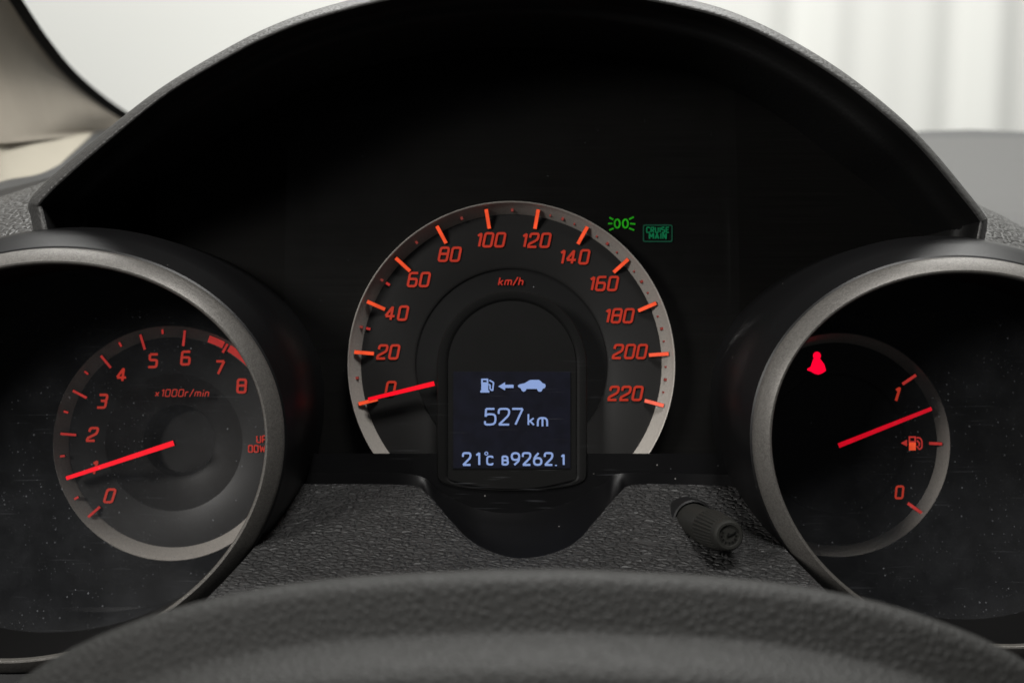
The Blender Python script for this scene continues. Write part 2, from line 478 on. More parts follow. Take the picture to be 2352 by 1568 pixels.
def bar(name, p0, p1, w0, w1, d, mat, parent, thick=0.0012, d1=None):
    """light bar or needle: a chamfered stick from p0 to p1 in picture units"""
    a, b = Vector(p0), Vector(p1)
    t = (b-a).normalized(); nn = Vector((-t.y, t.x))
    V = []; d1 = d if d1 is None else d1
    for p, w, dd in ((a, w0, d), (b, w1, d1)):
        for f, k in ((1, thick), (1, 0.0004), (0.86, 0), (-0.86, 0), (-1, 0.0004), (-1, thick)):
            q = p+nn*w*0.5*f
            V.append(G(q.x, q.y, dd)+Vector((0, k, 0)))
    F = [(i, i+1, i+7, i+6) for i in range(5)] + [(5, 0, 6, 11), (0, 1, 2, 3, 4, 5)[::-1], (6, 7, 8, 9, 10, 11)]
    o = mesh(name, V, F, mat, parent, smooth=False)
    fixnormals(o)
    return o
def pol(cx, cy, r, ang): return (cx+r*math.cos(R(ang)), cy-r*math.sin(R(ang)))
def rev(name, cx, cy, dref, prof, mat, parent, a0=0, a1=360, n=96, smooth=True):
    """turned piece about the dial axis: prof = [(radius in picture units at dref, distance)]"""
    c = G(cx, cy, dref); k = px(dref)
    full = abs(a1-a0) >= 360
    rows = []
    for r, d in prof:
        rows.append([Vector((c.x+r*k*math.cos(R(a0+(a1-a0)*i/n)), d, c.z+r*k*math.sin(R(a0+(a1-a0)*i/n)))) for i in range(n if full else n+1)])
    V, F = loft(rows, full)
    o = mesh(name, V, F, mat, parent, smooth)
    autosmooth(o)
    return o
def disc(name, cx, cy, dref, r, d, mat, parent, n=64):
    c = G(cx, cy, dref); k = px(dref)
    V = [Vector((c.x+r*k*math.cos(2*math.pi*i/n), d, c.z+r*k*math.sin(2*math.pi*i/n))) for i in range(n)]
    return mesh(name, V, [tuple(range(n))], mat, parent, False)

# ------------------------------------------------------------------ pods: shape of the oval bezels
DB = 0.352; DL = 0.357; DS = 0.405; DT = 0.415
POD = {   # centre, half axes, lean of the long axis (degrees, picture, anticlockwise)
    'L': dict(c=(66.5, 1060), a=551, b=448, rot=15.6),
    'R': dict(c=(2264, 1054), a=501, b=420, rot=-18.8),
}
def oval(side, grow, d, n=144, dref=DB, flare=0.0):
    """points of the bezel oval grown by metres, at distance d"""
    p = POD[side]; k = px(dref); c = G(*p['c'], dref)
    A, B = p['a']*k+grow, p['b']*k+grow
    cr, sr = math.cos(R(p['rot'])), math.sin(R(p['rot']))
    out = []
    for i in range(n):
        t = 2*math.pi*i/n
        u, v = A*math.cos(t), B*math.sin(t)
        q = Vector((c.x+u*cr-v*sr, d, c.z+u*sr+v*cr))
        if flare:       # the shoulder swells on top and is slim at the side and below
            nz = (q.z-c.z)/B
            f = max(0, min(1, (nz+0.15)/0.85)); f = f*f*(3-2*f)
            q += Vector((q.x-c.x, 0, q.z-c.z)).normalized()*flare*(0.22+0.78*f)
        out.append(q)
    return out
OUT_GROW = 37*px(DB)
WALL_L = oval('L', OUT_GROW+0.0008, 0); WALL_R = oval('R', OUT_GROW+0.0008, 0)
def cross_x(P, z, side):
    """x where the oval faces the middle of the dashboard, at height z"""
    xs = []
    n = len(P)
    for i in range(n):
        a, b = P[i], P[(i+1) % n]
        if (a.z-z)*(b.z-z) <= 0 and a.z != b.z: xs.append(a.x+(b.x-a.x)*(z-a.z)/(b.z-a.z))
    if not xs: return None
    return max(xs) if side == 'L' else min(xs)
def top_z(P, x):
    zs = []
    n = len(P)
    for i in range(n):
        a, b = P[i], P[(i+1) % n]
        if (a.x-x)*(b.x-x) <= 0 and a.x != b.x: zs.append(a.z+(b.z-a.z)*(x-a.x)/(b.x-a.x))
    return max(zs) if zs else None

def pod(parent, side):
    rows = [oval(side, OUT_GROW, DB+0.0042), oval(side, OUT_GROW+0.0006, DB+0.0046),
            oval(side, OUT_GROW, DB+0.0100, flare=0.0042), oval(side, OUT_GROW, DB+0.0125, flare=0.0058),
            oval(side, OUT_GROW, DB+0.0185, flare=0.0075), oval(side, OUT_GROW, DB+0.0225, flare=0.0080), oval(side, OUT_GROW, DB+0.085, flare=0.0080)]
    V, F = loft(rows, True)
    o = mesh('housing', V, F, M_pod, parent); autosmooth(o, 20)
    g = OUT_GROW
    rows = [oval(side, g, DB+0.0042), oval(side, g-0.0002, DB+0.0032), oval(side, g-0.0007, DB+0.0026), oval(side, g*0.5, DB+0.0006), oval(side, 0.0006, DB-0.0007), oval(side, 0.0001, DB-0.0006)]
    V, F = loft(rows, True)
    o = mesh('bezel_ring', V, F, M_bezel, parent); autosmooth(o, 40)
    rows = [oval(side, 0.0001, DB-0.0006), oval(side, -0.00015, DB-0.0004), oval(side, -0.00015, DB+0.0002), oval(side, -0.0002, DB+0.0005), oval(side, -0.0004, DB+0.0007), oval(side, -0.0004, DB+0.0010)]
    V, F = loft(rows, True)
    mesh('bezel_edge', V, F, M_chrome, parent)
    rows = [oval(side, -0.0004, DB+0.0010), oval(side, -0.0001, DB+0.003), oval(side, 0.0, DB+0.034), oval(side, 0.0035, DB+0.036), oval(side, 0.0035, DT+0.017)]
    V, F = loft(rows, True)
    o = mesh('inner_wall', V, F, M_tube, parent); autosmooth(o)
    P = oval(side, 0.0035, DT+0.016)
    mesh('back_plate', P, [tuple(range(len(P)))], M_tube, parent, False)
    # clear cover, slightly domed
    c = G(*POD[side]['c'], DB); rows = []
    base = oval(side, 0.002, DB+0.035)
    for f in (1, 0.9, 0.75, 0.5, 0.25, 0.0004):
        rows.append([Vector((c.x+(p.x-c.x)*f, p.y+0.004*(1-f*f), c.z+(p.z-c.z)*f)) for p in base])
    V, F = loft(rows, True)
    mesh('lens', V, F, L_pod, parent)

# ------------------------------------------------------------------ backdrop curtain
cu = thing('curtain', 'white pleated curtain hanging behind the windscreen', 'curtain', G(1176, 1400, 3.0))
rows = []
for j in range(14):
    zz = -0.9 + j*0.24
    row = []
    for i in range(521):
        x = -2.6 + i*0.01
        tilt = 0.05*(zz)
        xx = x - tilt
        g = 1/(1+math.exp(-(x-0.25)*9))
        y = 2.95 + g*0.010*(math.sin(xx*31)+0.6*math.sin(xx*47+1.3)+0.7*math.sin(xx*19.5+0.5+0.3*zz))
        y += (1-g)*0.05*math.sin((x*1.1-zz*0.55)*3.2)
        row.append(Vector((x, y, zz)))
    rows.append(row)
V, F = loft(rows)
mesh('cloth', V, F, M_wall, cu)

# ------------------------------------------------------------------ dashboard
da = thing('dashboard', 'dark grey dashboard around the instruments with pebbled pads', 'dashboard', G(1176, 1500, 0.42))
def dtop(d): return 0.0467+0.236*(d-0.45)            # height of the top over the dial frame
def sheet(name, x0, x1, ys, mat, zf, nx=40):
    rows = [[Vector((x0+(x1-x0)*i/nx, y, zf(x0+(x1-x0)*i/nx, y))) for i in range(nx+1)] for y in ys]
    V, F = loft(rows)
    return mesh(name, V, F, mat, da)
o = sheet('top_pad', -0.10, 0.95, [0.41, 0.44, 0.47, 0.55, 0.65, 0.75, 0.85, 0.9, 0.91, 0.916], M_dash,
          lambda x, y: dtop(y) - (0.004 if y > 0.912 else 0.0) - (0.012 if y < 0.42 else 0))
sheet('defroster_strip', -0.34, 0.95, [0.914, 0.92, 0.96, 1.0, 1.045, 1.052], M_dashd,
      lambda x, y: dtop(y) - 0.004 + 0.0025*math.sin(max(0, min(1, (x-0.35)/0.1))*math.pi)*(y > 1.0) - (0.02 if y > 1.05 else 0))
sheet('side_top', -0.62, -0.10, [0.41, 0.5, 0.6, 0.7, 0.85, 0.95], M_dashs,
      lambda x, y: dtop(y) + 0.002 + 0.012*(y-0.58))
# pebbled pads beside the hood, left and right
def patch(name, front, back, mat, bulge=0.004, rows_n=10):
    f = catmull([G(*p) for p in front], 8); b = catmull([G(*p) for p in back], 8)
    rows = []
    for j in range(rows_n+1):
        t = j/rows_n
        rows.append([p.lerp(q, t)+Vector((0, 0, bulge*math.sin(math.pi*t))) for p, q in zip(f, b)])
    V, F = loft(rows)
    return mesh(name, V, F, mat, da)
patch('side_pad', [(-500, 800, 0.375), (-160, 632, 0.376), (0, 585, 0.377), (110, 552, 0.378), (200, 540, 0.380)],
      [(-500, 620, 0.47), (-160, 500, 0.47), (0, 452, 0.47), (110, 415, 0.47), (200, 380, 0.47)], M_pad)
patch('side_pad', [(2180, 560, 0.380), (2262, 562, 0.378), (2330, 602, 0.377), (2420, 650, 0.376), (2700, 800, 0.375)],
      [(2180, 430, 0.47), (2262, 477, 0.47), (2330, 505, 0.47), (2420, 540, 0.47), (2700, 640, 0.47)], M_pad)
# dark gap at the pad's back edge on the driver's door side
patch('side_step', [(-500, 622, 0.471), (-160, 502, 0.471), (0, 452, 0.471), (110, 416, 0.471), (200, 382, 0.471)],
      [(-500, 560, 0.50), (-160, 472, 0.50), (0, 436, 0.50), (110, 408, 0.50), (200, 376, 0.50)], M_black, 0)

rows = [[Vector((-0.6+1.3*i/20, y, z)) for i in range(21)] for y, z in ((0.445, -0.02), (0.44, -0.06), (0.43, -0.10), (0.42, -0.125), (0.40, -0.16), (0.39, -0.30))]
V, F = loft(rows)
mesh('lower_body', V, F, M_black, da)
# lower trim between the pods
def dp(y): return 0.400-(y-1085)*0.000255
N1 = sm([(560, 1085), (700, 1085), (940, 1088), (1012, 1130), (1098, 1169), (1200, 1177), (1305, 1154), (1390, 1109), (1440, 1086), (1690, 1090), (1820, 1090)], 6)
N2 = sm([(560, 1100), (700, 1100), (930, 1102), (982, 1122), (1036, 1174), (1104, 1230), (1195, 1258), (1300, 1233), (1366, 1174), (1420, 1122), (1470, 1100), (1690, 1105), (1820, 1105)], 6)
NX = 170
def trimrow(f):
    row = []
    for i in range(NX+1):
        s = i/NX
        # the row runs from pod wall to pod wall
        x = 400+s*(2000-400)
        for _ in range(4):
            y = interp(N2, x)*(1-f)+1480*f
            d = dp(y)
            if f > 0.9: y += 0
            z = G(x, y, d).z
            xl = cross_x(WALL_L, z, 'L'); xr = cross_x(WALL_R, z, 'R')
            k = px(d)
            vl = 1176+xl/k if xl is not None else 560
            vr = 1176+xr/k if xr is not None else 1800
            x = vl+(vr-vl)*s
        row.append((x, y, d))
    return row
rows = []
for f in (0, 0.012, 0.03, 0.05, 0.08, 0.12, 0.17, 0.23, 0.3, 0.4, 0.5, 0.62, 0.75, 0.88, 1.0):
    row = []
    for x, y, d in trimrow(f):
        y0 = interp(N2, x)
        wn = min(1, max(0, (y0-1112)/90))           # deep roll inside the notch, small edge elsewhere
        dip = wn*0.0042*max(0, 1-f/0.14)**2 + (1-wn)*0.0035*max(0, 1-f/0.03)**2
        row.append(G(x, y, d)-Vector((0, -dip*0.4, dip)))
    rows.append(row)
EDGE = rows[0]
V, F = loft(rows)
mesh('lower_trim', V, F, M_trim, da)
edge = trimrow(0)
def wallrow(t):
    out = []
    for x, y, d in edge:
        x1 = x; y1 = min(interp(N1, x), y-2)
        a = EDGE[len(out)]; b = G(1176+(x-1176)*0.985, y1, 0.3985)
        sag = Vector((0, 0, -0.002*math.sin(math.pi*t)*min(1, max(0, (y-1110)/120))))
        out.append(a.lerp(b, t)+sag)
    return out
V, F = loft([wallrow(t/8) for t in range(9)])
mesh('shaded_notch_wall', V, F, M_gloss, da)  # shadow of hood and lens housing put into the black finish

# ------------------------------------------------------------------ instrument hood
ho = thing('instrument_hood', 'black grained arched hood shading the three dials', 'hood', G(1176, 520, 0.38))
A = [(92, 620), (82, 560), (72, 505), (66, 470), (88, 436), (153.6, 376), (288, 265), (384, 194), (499, 125), (614.5, 65), (753, 15), (960, -32), (1176, -48), (1390, -35), (1599, 4),
     (1714.5, 42), (1830, 100), (1945, 173), (2060, 265), (2137, 342), (2214, 434), (2256, 488), (2266, 510), (2258, 560), (2250, 620)]
def tipd(x): return DL+0.015*max(0, min(1, (330-x)/260, 1) if x < 1176 else max(0, min(1, (x-2060)/200)))
AC = catmull([G(x, y, tipd(x)+0.008)-Vector((0, 0.008, 0)) for x, y in A], 7)   # the outline lies a little behind the nose of the lip
ctr = G(1176, 640, DL)
HN = []
for i, p in enumerate(AC):
    t = (AC[min(len(AC)-1, i+1)]-AC[max(0, i-1)]).normalized()
    t.y = 0; t.normalize()
    nn = Vector((-t.z, 0, t.x))
    if nn.dot(ctr-p) < 0: nn = -nn
    HN.append(nn)
for _ in range(3):
    HN = [(HN[max(0, i-1)]+HN[i]*2+HN[min(len(HN)-1, i+1)]).normalized() for i in range(len(HN))]
def hoodrow(u, dy, lift=0):
    out = []
    for i, (p, nn) in enumerate(zip(AC, HN)):
        s = i/(len(AC)-1)
        w = 1+0.55*max(0, 1-s/0.30)
        out.append(p+nn*(u*0.001*w)+Vector((0, dy, lift)))
    return out
prof = [(6, 0.14), (2.2, 0.06), (0.6, 0.02), (0, 0.010), (0.15, 0.0075), (0.6, 0.0056), (1.3, 0.0042), (2.1, 0.0030), (2.9, 0.0019), (3.6, 0.0010), (4.2, 0.0004), (4.7, 0.0003), (5.0, 0.0007)]
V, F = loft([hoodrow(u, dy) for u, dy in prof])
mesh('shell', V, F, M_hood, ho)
prof = [(5.0, 0.0007), (5.2, 0.0013), (5.4, 0.0025), (5.7, 0.006), (6.0, 0.0125), (7.4, 0.0130), (8.4, 0.0140), (8.9, 0.0160), (9.3, 0.022), (9.8, 0.035), (10.3, 0.055)]  # starts with the lip's underside, its shade put into the liner black
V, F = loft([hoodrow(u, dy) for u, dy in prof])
mesh('liner_and_shaded_lip', V, F, M_liner, ho)
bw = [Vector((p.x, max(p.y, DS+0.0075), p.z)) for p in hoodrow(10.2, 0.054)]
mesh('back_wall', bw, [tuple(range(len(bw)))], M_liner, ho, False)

# ------------------------------------------------------------------ instrument panel (black face behind the dials)
ip = thing('indicator_cluster', 'black brushed face with lit green lamp symbols right of the speedometer', 'instrument cluster', G(1176, 1080, DS+0.004))
inner = hoodrow(9.8, 0.05)
inz = sorted([(p.x, p.z) for p in inner[14:-14]], key=lambda q: q[0])
top = []; bot = []
NXP = 140
for i in range(NXP+1):
    x = -0.122+0.264*i/NXP
    zt = interp(inz, x)+0.004
    zb = -0.0480
    for Pw in (WALL_L, WALL_R):
        t = top_z(Pw, x)
        if t is not None: zb = max(zb, t)
    top.append((x, zt)); bot.append((x, min(zb, zt-0.001)))
rows = []
for j in range(9):
    f = j/8
    rows.append([Vector((a[0], DS+0.0030, a[1]*(1-f)+b[1]*f)) for a, b in zip(top, bot)])
V, F = loft(rows)
m, nt, b = nmat('panel_brushed_black')
vec = coords(nt, (25, 1, 1600))
nz = node(nt, 'ShaderNodeTexNoise'); nz.inputs['Scale'].default_value = 1; nz.inputs['Detail'].default_value = 2
nt.links.new(vec, nz.inputs['Vector'])
nt.links.new(mixcol(nt, nz.outputs[0], (0.0035, 0.0034, 0.0032, 1), (0.010, 0.0097, 0.009, 1)), b.inputs['Base Color'])
b.inputs['Roughness'].default_value = 0.5; b.inputs['Specular IOR Level'].default_value = 0.1
mesh('face_panel', V, F, m, ip, False)
# lower cover under the speedometer
LC = []
for i in range(101):
    x = 690+(1705-690)*i/100
    LC.append((x, min(interp(N1, x), 1500)+3))
V = [G(x, 1041, DS-0.0055) for x, y in LC]+[G(x, y, DS-0.0060) for x, y in LC]+[G(x, 1041, DS+0.002) for x, y in LC]
n = len(LC)
F = [(i, i+1, n+i+1, n+i) for i in range(n-1)]+[(2*n+i, 2*n+i+1, i+1, i) for i in range(n-1)]
mesh('lower_cover', V, F, M_gloss, ip, False)
# clear cover over the speedometer
V = []; F = []
for i in range(101):
    x = -0.075+0.15*i/100
    zb = G(0, interp(N1, 1176+x/px(DS-0.012))+1, DS-0.0128).z
    for Pw in (WALL_L, WALL_R):
        t = top_z(Pw, x)
        if t is not None: zb = max(zb, t)
    zt = interp(inz, x)+0.003
    for j in range(7):
        f = j/6
        V.append(Vector((x, DS-0.003-0.0098*math.sin(f*math.pi/2), zt*(1-f)+min(zb, zt-0.001)*f)))
F = [(i*7+j, i*7+j+1, i*7+j+8, i*7+j+7) for i in range(100) for j in range(6)]
mesh('lens', V, F, L_spd, ip)
# position lamp symbol, green
def arc(cx, cy, rx, ry, a0, a1, n=14): return [(cx+rx*math.cos(R(a0+(a1-a0)*i/n)), cy-ry*math.sin(R(a0+(a1-a0)*i/n))) for i in range(n+1)]
PD = DS+0.0026
def K(x, y): return ((1440+x/9.046)*0.9408, (500+y/9.046)*0.9408)
def KL(P): return [K(*p) for p in P]
pl = strokes('position_lamp_symbol', [(KL(arc(605, 415, 58, 92, 0, 360, 20))[:-1], True), (KL(arc(785, 415, 58, 92, 0, 360, 20))[:-1], True)], PD, E_grn, ip, 1.9)
for a, c in (((520, 330), (435, 280)), ((500, 415), (405, 415)), ((525, 520), (430, 560)),
             ((868, 320), (970, 270)), ((890, 415), (1005, 425)), ((865, 515), (980, 560))):
    strokes('ray', [([K(*a), K(*c)], False)], PD, E_grn, pl, 1.9)
fr = KL(rounded([(1185, 450), (1815, 450), (1815, 810), (1185, 810)], True, 40))
cs = strokes('cruise_symbol', [(fr, True)], PD, E_teald, ip, 1.6)
c1 = K(1500, 555); c2 = K(1500, 690)
text('lettering', 'CRUISE', c1[0], c1[1], 11.5, PD, E_teal, cs, slant=0, weight=0.13, gap=0.34, xs=0.95)
text('lettering', 'MAIN', c2[0], c2[1], 12.5, PD, E_teal, cs, slant=0, weight=0.14, gap=0.36)

# ------------------------------------------------------------------ speedometer
CX, CY = 1174.5, 838
sp = thing('speedometer', 'large centre speedometer with red 0 to 220 scale and blue display', 'speedometer', G(CX, 1080, DS))
rev('dial_face', CX, CY, DS, [(352, DS+0.0010), (228, DS+0.0010), (222, DS+0.0016), (221, DS+0.0022)], M_dial, sp)
rev('dial_inner', CX, CY, DS, [(223, DS+0.0021), (180, DS+0.0024), (20, DS+0.0024)], M_dialin, sp)
rev('dial_ring', CX, CY, DS, [(374, DS+0.0028), (373, DS-0.0042), (371.5, DS-0.0046), (369.5, DS-0.0044), (364, DS-0.0022), (347, DS+0.0006), (346, DS+0.0011)], M_ring, sp, a0=-52, a1=232, n=120)
vals = list(range(0, 221, 20))
ang = lambda v: 194.3-v*0.951
for v in vals:
    a = ang(v)
    bar('tick', pol(CX, CY, 362, a), pol(CX, CY, 317, a), 9.5, 9, DS-0.0026, E_tick, sp, 0.0008, DS+0.0002)
for v in range(10, 220, 20):
    a = ang(v)
    bar('minor_tick_or_reflection', pol(CX, CY, 360, a), pol(CX, CY, 352, a), 6.5, 6.5, DS-0.0012, E_min, sp, 0.0012)
for v in (30, 50):
    a = ang(v)
    bar('minor_tick_or_reflection', pol(CX, CY, 344, a), pol(CX, CY, 334, a), 6.5, 6.5, DS+0.0004, E_tickd, sp, 0.0005)  # reflections of the lit scale, built as short glowing bars
for v in range(125, 220, 10):
    a = ang(v)
    bar('minor_tick_or_reflection', pol(CX, CY, 357, a), pol(CX, CY, 352, a), 4, 4, DS-0.0009, E_min, sp, 0.0009)
NP = {0: (897, 892), 20: (892, 808), 40: (911, 719), 60: (962, 642), 80: (1033, 584), 100: (1126, 551), 120: (1230, 552), 140: (1318, 590), 160: (1385, 651), 180: (1421, 725), 200: (1447, 807), 220: (1437, 903)}
for v, (x, y) in NP.items():
    text('numeral', str(v), x, y, 30, DS+0.0006, E_num, sp, slant=0.20, weight=0.088, gap=0.28, rad=0.15, xs=1.06)
text('unit_text', 'km/h', 1174, 646, 17, DS+0.0018, E_numd, sp, slant=0.22, weight=0.085, gap=0.28, xs=1.15)
a = 193.5
bar('needle', pol(CX, CY, 182, a), pol(CX, CY, 338, a), 12, 9, DS-0.0040, E_need, sp, 0.0018)
# display housing
def archpts(r, yb, n=40, cy=838):
    P = [(1176-r, yb)]
    P += [(1176+r*math.cos(math.pi-math.pi*i/n), cy-r*math.sin(math.pi-math.pi*i/n)) for i in range(n+1)]
    P += [(1176+r, yb)]
    return P
rows = []
for r, d in ((171, DS+0.0024), (170, DS-0.0058), (167, DS-0.0065), (153, DS-0.0065), (150, DS-0.0063), (146, DS-0.0059)):
    P = archpts(r, 1086)
    P += [(1176+r*math.cos(-math.pi*i/20), 1086+(33+(r-146)*0.06)*math.sin(math.pi*i/20)**0.8) for i in range(1, 20)]
    rows.append([G(x, y, DS)+Vector((0, d-DS, 0)) for x, y in P])
V, F = loft(rows, True)
o = mesh('display_frame', V, F, M_disp, sp); autosmooth(o, 30)
P = archpts(147, 1100)
low = sm([(1323, 1100), (1290, 1108), (1240, 1118), (1176, 1122), (1112, 1118), (1062, 1108), (1029, 1100)], 5)
plate('display_plate', P+low[1:-1], DS-0.0062, M_plate, sp, 0.0008)
scr = plate('display_screen', [(1041, 853), (1310, 853), (1310, 1075), (1041, 1075)], DS-0.0066, E_scr, sp, 0.0004)
TD = DS-0.0070
def lcd(nm, ch, cx, cy, h, xs=1.0, w=0.075):
    text(nm, ch, cx, cy, h, TD, E_lcd, scr, slant=0, weight=w, font=RND, rad=0.30, xs=xs)
for ch, cx in (('5', 1126), ('2', 1157.5), ('7', 1188.5)): lcd('digit', ch, cx, 956.5, 36, 1.15, 0.062)
lcd('letter', 'k', 1220, 963, 25, 1.15); lcd('letter', 'm', 1246, 963.5, 30, 1.0, 0.07)
for ch, cx in (('2', 1072), ('1', 1096), ('9', 1184), ('2', 1209.5), ('6', 1235), ('2', 1260)): lcd('digit', ch, cx, 1053.5, 27, 1.1, 0.085)
lcd('letter', 'C', 1125, 1057, 18.5, 1.15, 0.11); lcd('letter', 'B', 1160.5, 1057, 18.5, 1.15, 0.12)
lcd('digit', '1', 1291, 1055.5, 23, 1.0, 0.095); lcd('digit', '.', 1277, 1057, 23, 1, 0.1)
strokes('degree_mark', [(arc(1117, 1041, 3.4, 3.4, 0, 360, 12)[:-1], True)], TD, E_lcd, scr, 1.1)
# pump, arrow and car symbols
def Z(P): return [((1060+x/4.9)*0.9408, (880+y/4.9)*0.9408) for x, y in P]
pmp = strokes('pump_symbol', [(Z([(572, 225), (640, 225)]), False), (Z([(572, 268), (640, 268)]), False), (Z([(572, 217), (572, 276)]), False), (Z([(638, 217), (638, 276)]), False)], TD, E_lcd, scr, 1.9)
plate('pump_body', Z([(563, 268), (647, 268), (647, 352), (660, 360), (660, 382), (552, 382), (552, 360), (563, 352)]), TD-0.0001, E_lcd, pmp, 0.0003)
strokes('pump_hose', [(Z(rounded([(660, 235), (712, 262), (705, 300), (700, 360), (668, 340), (668, 290), (650, 285)], False, 14)), False)], TD, E_lcd, pmp, 1.7)
plate('arrow_symbol', Z([(765, 308), (848, 258), (848, 288), (950, 288), (950, 326), (848, 326), (848, 355)]), TD, E_lcd, scr)
plate('car_symbol', Z([(1000, 300), (1020, 283), (1082, 270), (1140, 234), (1160, 230), (1250, 230), (1272, 242), (1295, 268), (1328, 280), (1334, 305), (1322, 328), (1300, 335), (1285, 365), (1268, 373), (1245, 368), (1228, 338), (1105, 338), (1090, 364), (1070, 372), (1048, 360), (1034, 330), (1008, 318)]), TD, E_lcd, scr)

# ------------------------------------------------------------------ tachometer
TX, TY = 397, 1016
ta = thing('tachometer', 'left round pod with rev counter scale 0 to 8', 'tachometer', G(66, 1500, DB+0.03), 'round instrument pods')
pod(ta, 'L')
rev('dial_face', TX, TY, DT, [(246, DT+0.0010), (160, DT+0.0010), (156, DT+0.0014), (150, DT+0.0030), (92, DT+0.0072), (84, DT+0.0080), (80, DT+0.0100), (78, DT+0.0140), (0.5, DT+0.0142)], M_dialt, ta)
rev('dial_ring', TX, TY, DT, [(270, DT+0.004), (269, DT-0.0026), (267, DT-0.0030), (265, DT-0.0026), (243, DT+0.0004), (241, DT+0.0012)], M_ring, ta)
tang = lambda v: 221.3-22.9*v
for v in range(0, 8):
    a = tang(v)
    bar('tick', pol(TX, TY, 259, a), pol(TX, TY, 236 if v == 7 else 223, a), 6.5, 6.5, DT-0.0024, E_tickd, ta, 0.0008, DT+0.0002)
for v in range(0, 7):
    a = tang(v+0.5)
    if v == 6: continue
    bar('minor_tick_or_reflection', pol(TX, TY, 261, a), pol(TX, TY, 250, a), 5.5, 5.5, DT-0.0019, E_tickd, ta, 0.001)
for a0, a1 in ((71, 62.5), (59.3, 46)):
    Pr = [pol(TX, TY, 260, a0+(a1-a0)*i/10) for i in range(11)]+[pol(TX, TY, 244, a1+(a0-a1)*i/10) for i in range(11)]
    plate('red_zone', Pr, DT-0.0024, E_tickd, ta, 0.0003)
TN = {0: (252, 1138), 1: (215, 1073), 2: (212.6, 997), 3: (235, 921), 4: (280, 860), 5: (351.5, 828), 6: (426.5, 822), 7: (505, 844), 8: (555, 886)}
for v, (x, y) in TN.items():
    text('numeral', str(v), x, y, 29, DT+0.0006, E_numd, ta, slant={0: .3, 1: .3, 2: .28, 3: .2, 4: .12, 5: .12, 6: .1, 7: .06, 8: .06}[v], weight=0.095, rad=0.15, xs=1.08)
text('unit_text', 'x1000r/min', 419, 902, 15.5, DT+0.0012, E_numd, ta, slant=0.2, weight=0.07, gap=0.3, xs=1.12)
text('shift_text', 'UP', 0, 1008, 15, DT+0.0006, E_numd, ta, slant=0, weight=0.09, gap=0.3, left=590)
text('shift_text', 'DOWN', 0, 1030, 15, DT+0.0006, E_numd, ta, slant=0, weight=0.09, gap=0.3, left=571)
bar('needle', (399, 1017), (152, 1098), 14, 10, DT-0.0060, E_need, ta, 0.0022)

# ------------------------------------------------------------------ fuel gauge
FX, FY = 1921, 1020
fg = thing('fuel_gauge', 'right round pod with fuel gauge and lit red belt warning', 'fuel gauge', G(2264, 1480, DB+0.03), 'round instrument pods')
pod(fg, 'R')
rev('dial_face', FX, FY, DT, [(236, DT+0.0010), (166, DT+0.0010), (162, DT+0.0014), (158, DT+0.0026), (60, DT+0.0046), (5, DT+0.0046)], M_dialin, fg)
rev('dial_ring', FX, FY, DT, [(257, DT+0.004), (256.5, DT-0.0024), (254.5, DT-0.0028), (252.5, DT-0.0024), (235, DT+0.0004), (233, DT+0.0012)], M_ring, fg)
bar('tick', (2104, 861), (2073, 882), 8, 8, DT-0.0016, E_tickd, fg, 0.002)
bar('tick', (2164, 1019), (2134, 1017.5), 7.5, 7.5, DT-0.0016, E_tickd, fg, 0.002)
bar('tick', (2118, 1178), (2085, 1155), 8, 8, DT-0.0016, E_tickd, fg, 0.002)
text('numeral', '1', 2058, 905, 30, DT+0.0006, E_num, fg, slant=0.3, weight=0.1)
text('numeral', '0', 2066, 1130, 27, DT+0.0006, E_num, fg, slant=0.1, weight=0.09, rad=0.15)
bar('needle', (1926, 1023), (2140, 938), 13, 10, DT-0.0050, E_needd, fg, 0.0022)
bs = plate('belt_warning_symbol', [(1868, 824), (1884, 824), (1893, 836), (1896, 846), (1897, 851), (1890, 856), (1880, 860), (1871, 858), (1863, 853), (1854, 850), (1855, 846), (1862, 842)], DT-0.0002, E_belt, fg)
plate('belt_warning_head', arc(1876.5, 817, 9, 9.5, 0, 360, 18)[:-1], DT-0.0004, E_belt, bs)
def Y(P): return [((1900+x/3.409)*0.9408, (820+y/3.409)*0.9408) for x, y in P]
ps = plate('pump_symbol', Y([(1088, 882), (1145, 882), (1145, 950), (1088, 950)]), DT+0.0004, E_tick, fg)
strokes('pump_window', [(Y([(1092, 840), (1140, 840), (1140, 880), (1092, 880)]), True)], DT+0.0004, E_tickd, ps, 1.8)
strokes('pump_hose', [(Y(rounded([(1150, 845), (1180, 845), (1196, 870), (1196, 930), (1172, 945), (1160, 920), (1150, 920)], False, 14)), False), (Y([(1155, 868), (1175, 890), (1172, 915)]), False)], DT+0.0004, E_tickd, ps, 1.6)
plate('pump_pointer', Y([(1020, 890), (1072, 862), (1072, 918)]), DT+0.0004, E_tickd, ps)

# ------------------------------------------------------------------ reset knob
kb = G(1593, 1197, 0.3745); kt = G(1675.5, 1230, 0.340)
kn = thing('reset_knob', 'ribbed black push knob standing on the pebbled lower trim', 'knob', kb)
ax = (kt-kb); KLEN = ax.length; ax.normalize()
e1 = ax.cross(Vector((0, 0, 1))).normalized(); e2 = ax.cross(e1).normalized()
def knobrows(prof, n=120, ribs=0, depth=0.0):
    rows = []
    for s, r in prof:
        row = []
        for i in range(n):
            t = 2*math.pi*i/n
            rr = r*1.12 - (depth*(0.5+0.5*math.copysign(abs(math.cos(ribs*t))**0.5, math.cos(ribs*t))) if ribs else 0)
            row.append(kb+ax*s*KLEN+e1*rr*math.cos(t)+e2*rr*math.sin(t))
        rows.append(row)
    return rows
V, F = loft(knobrows([(-0.25, 0.0062), (-0.02, 0.0062), (0.0, 0.0060), (0.01, 0.0055), (-0.12, 0.0053)]), True)
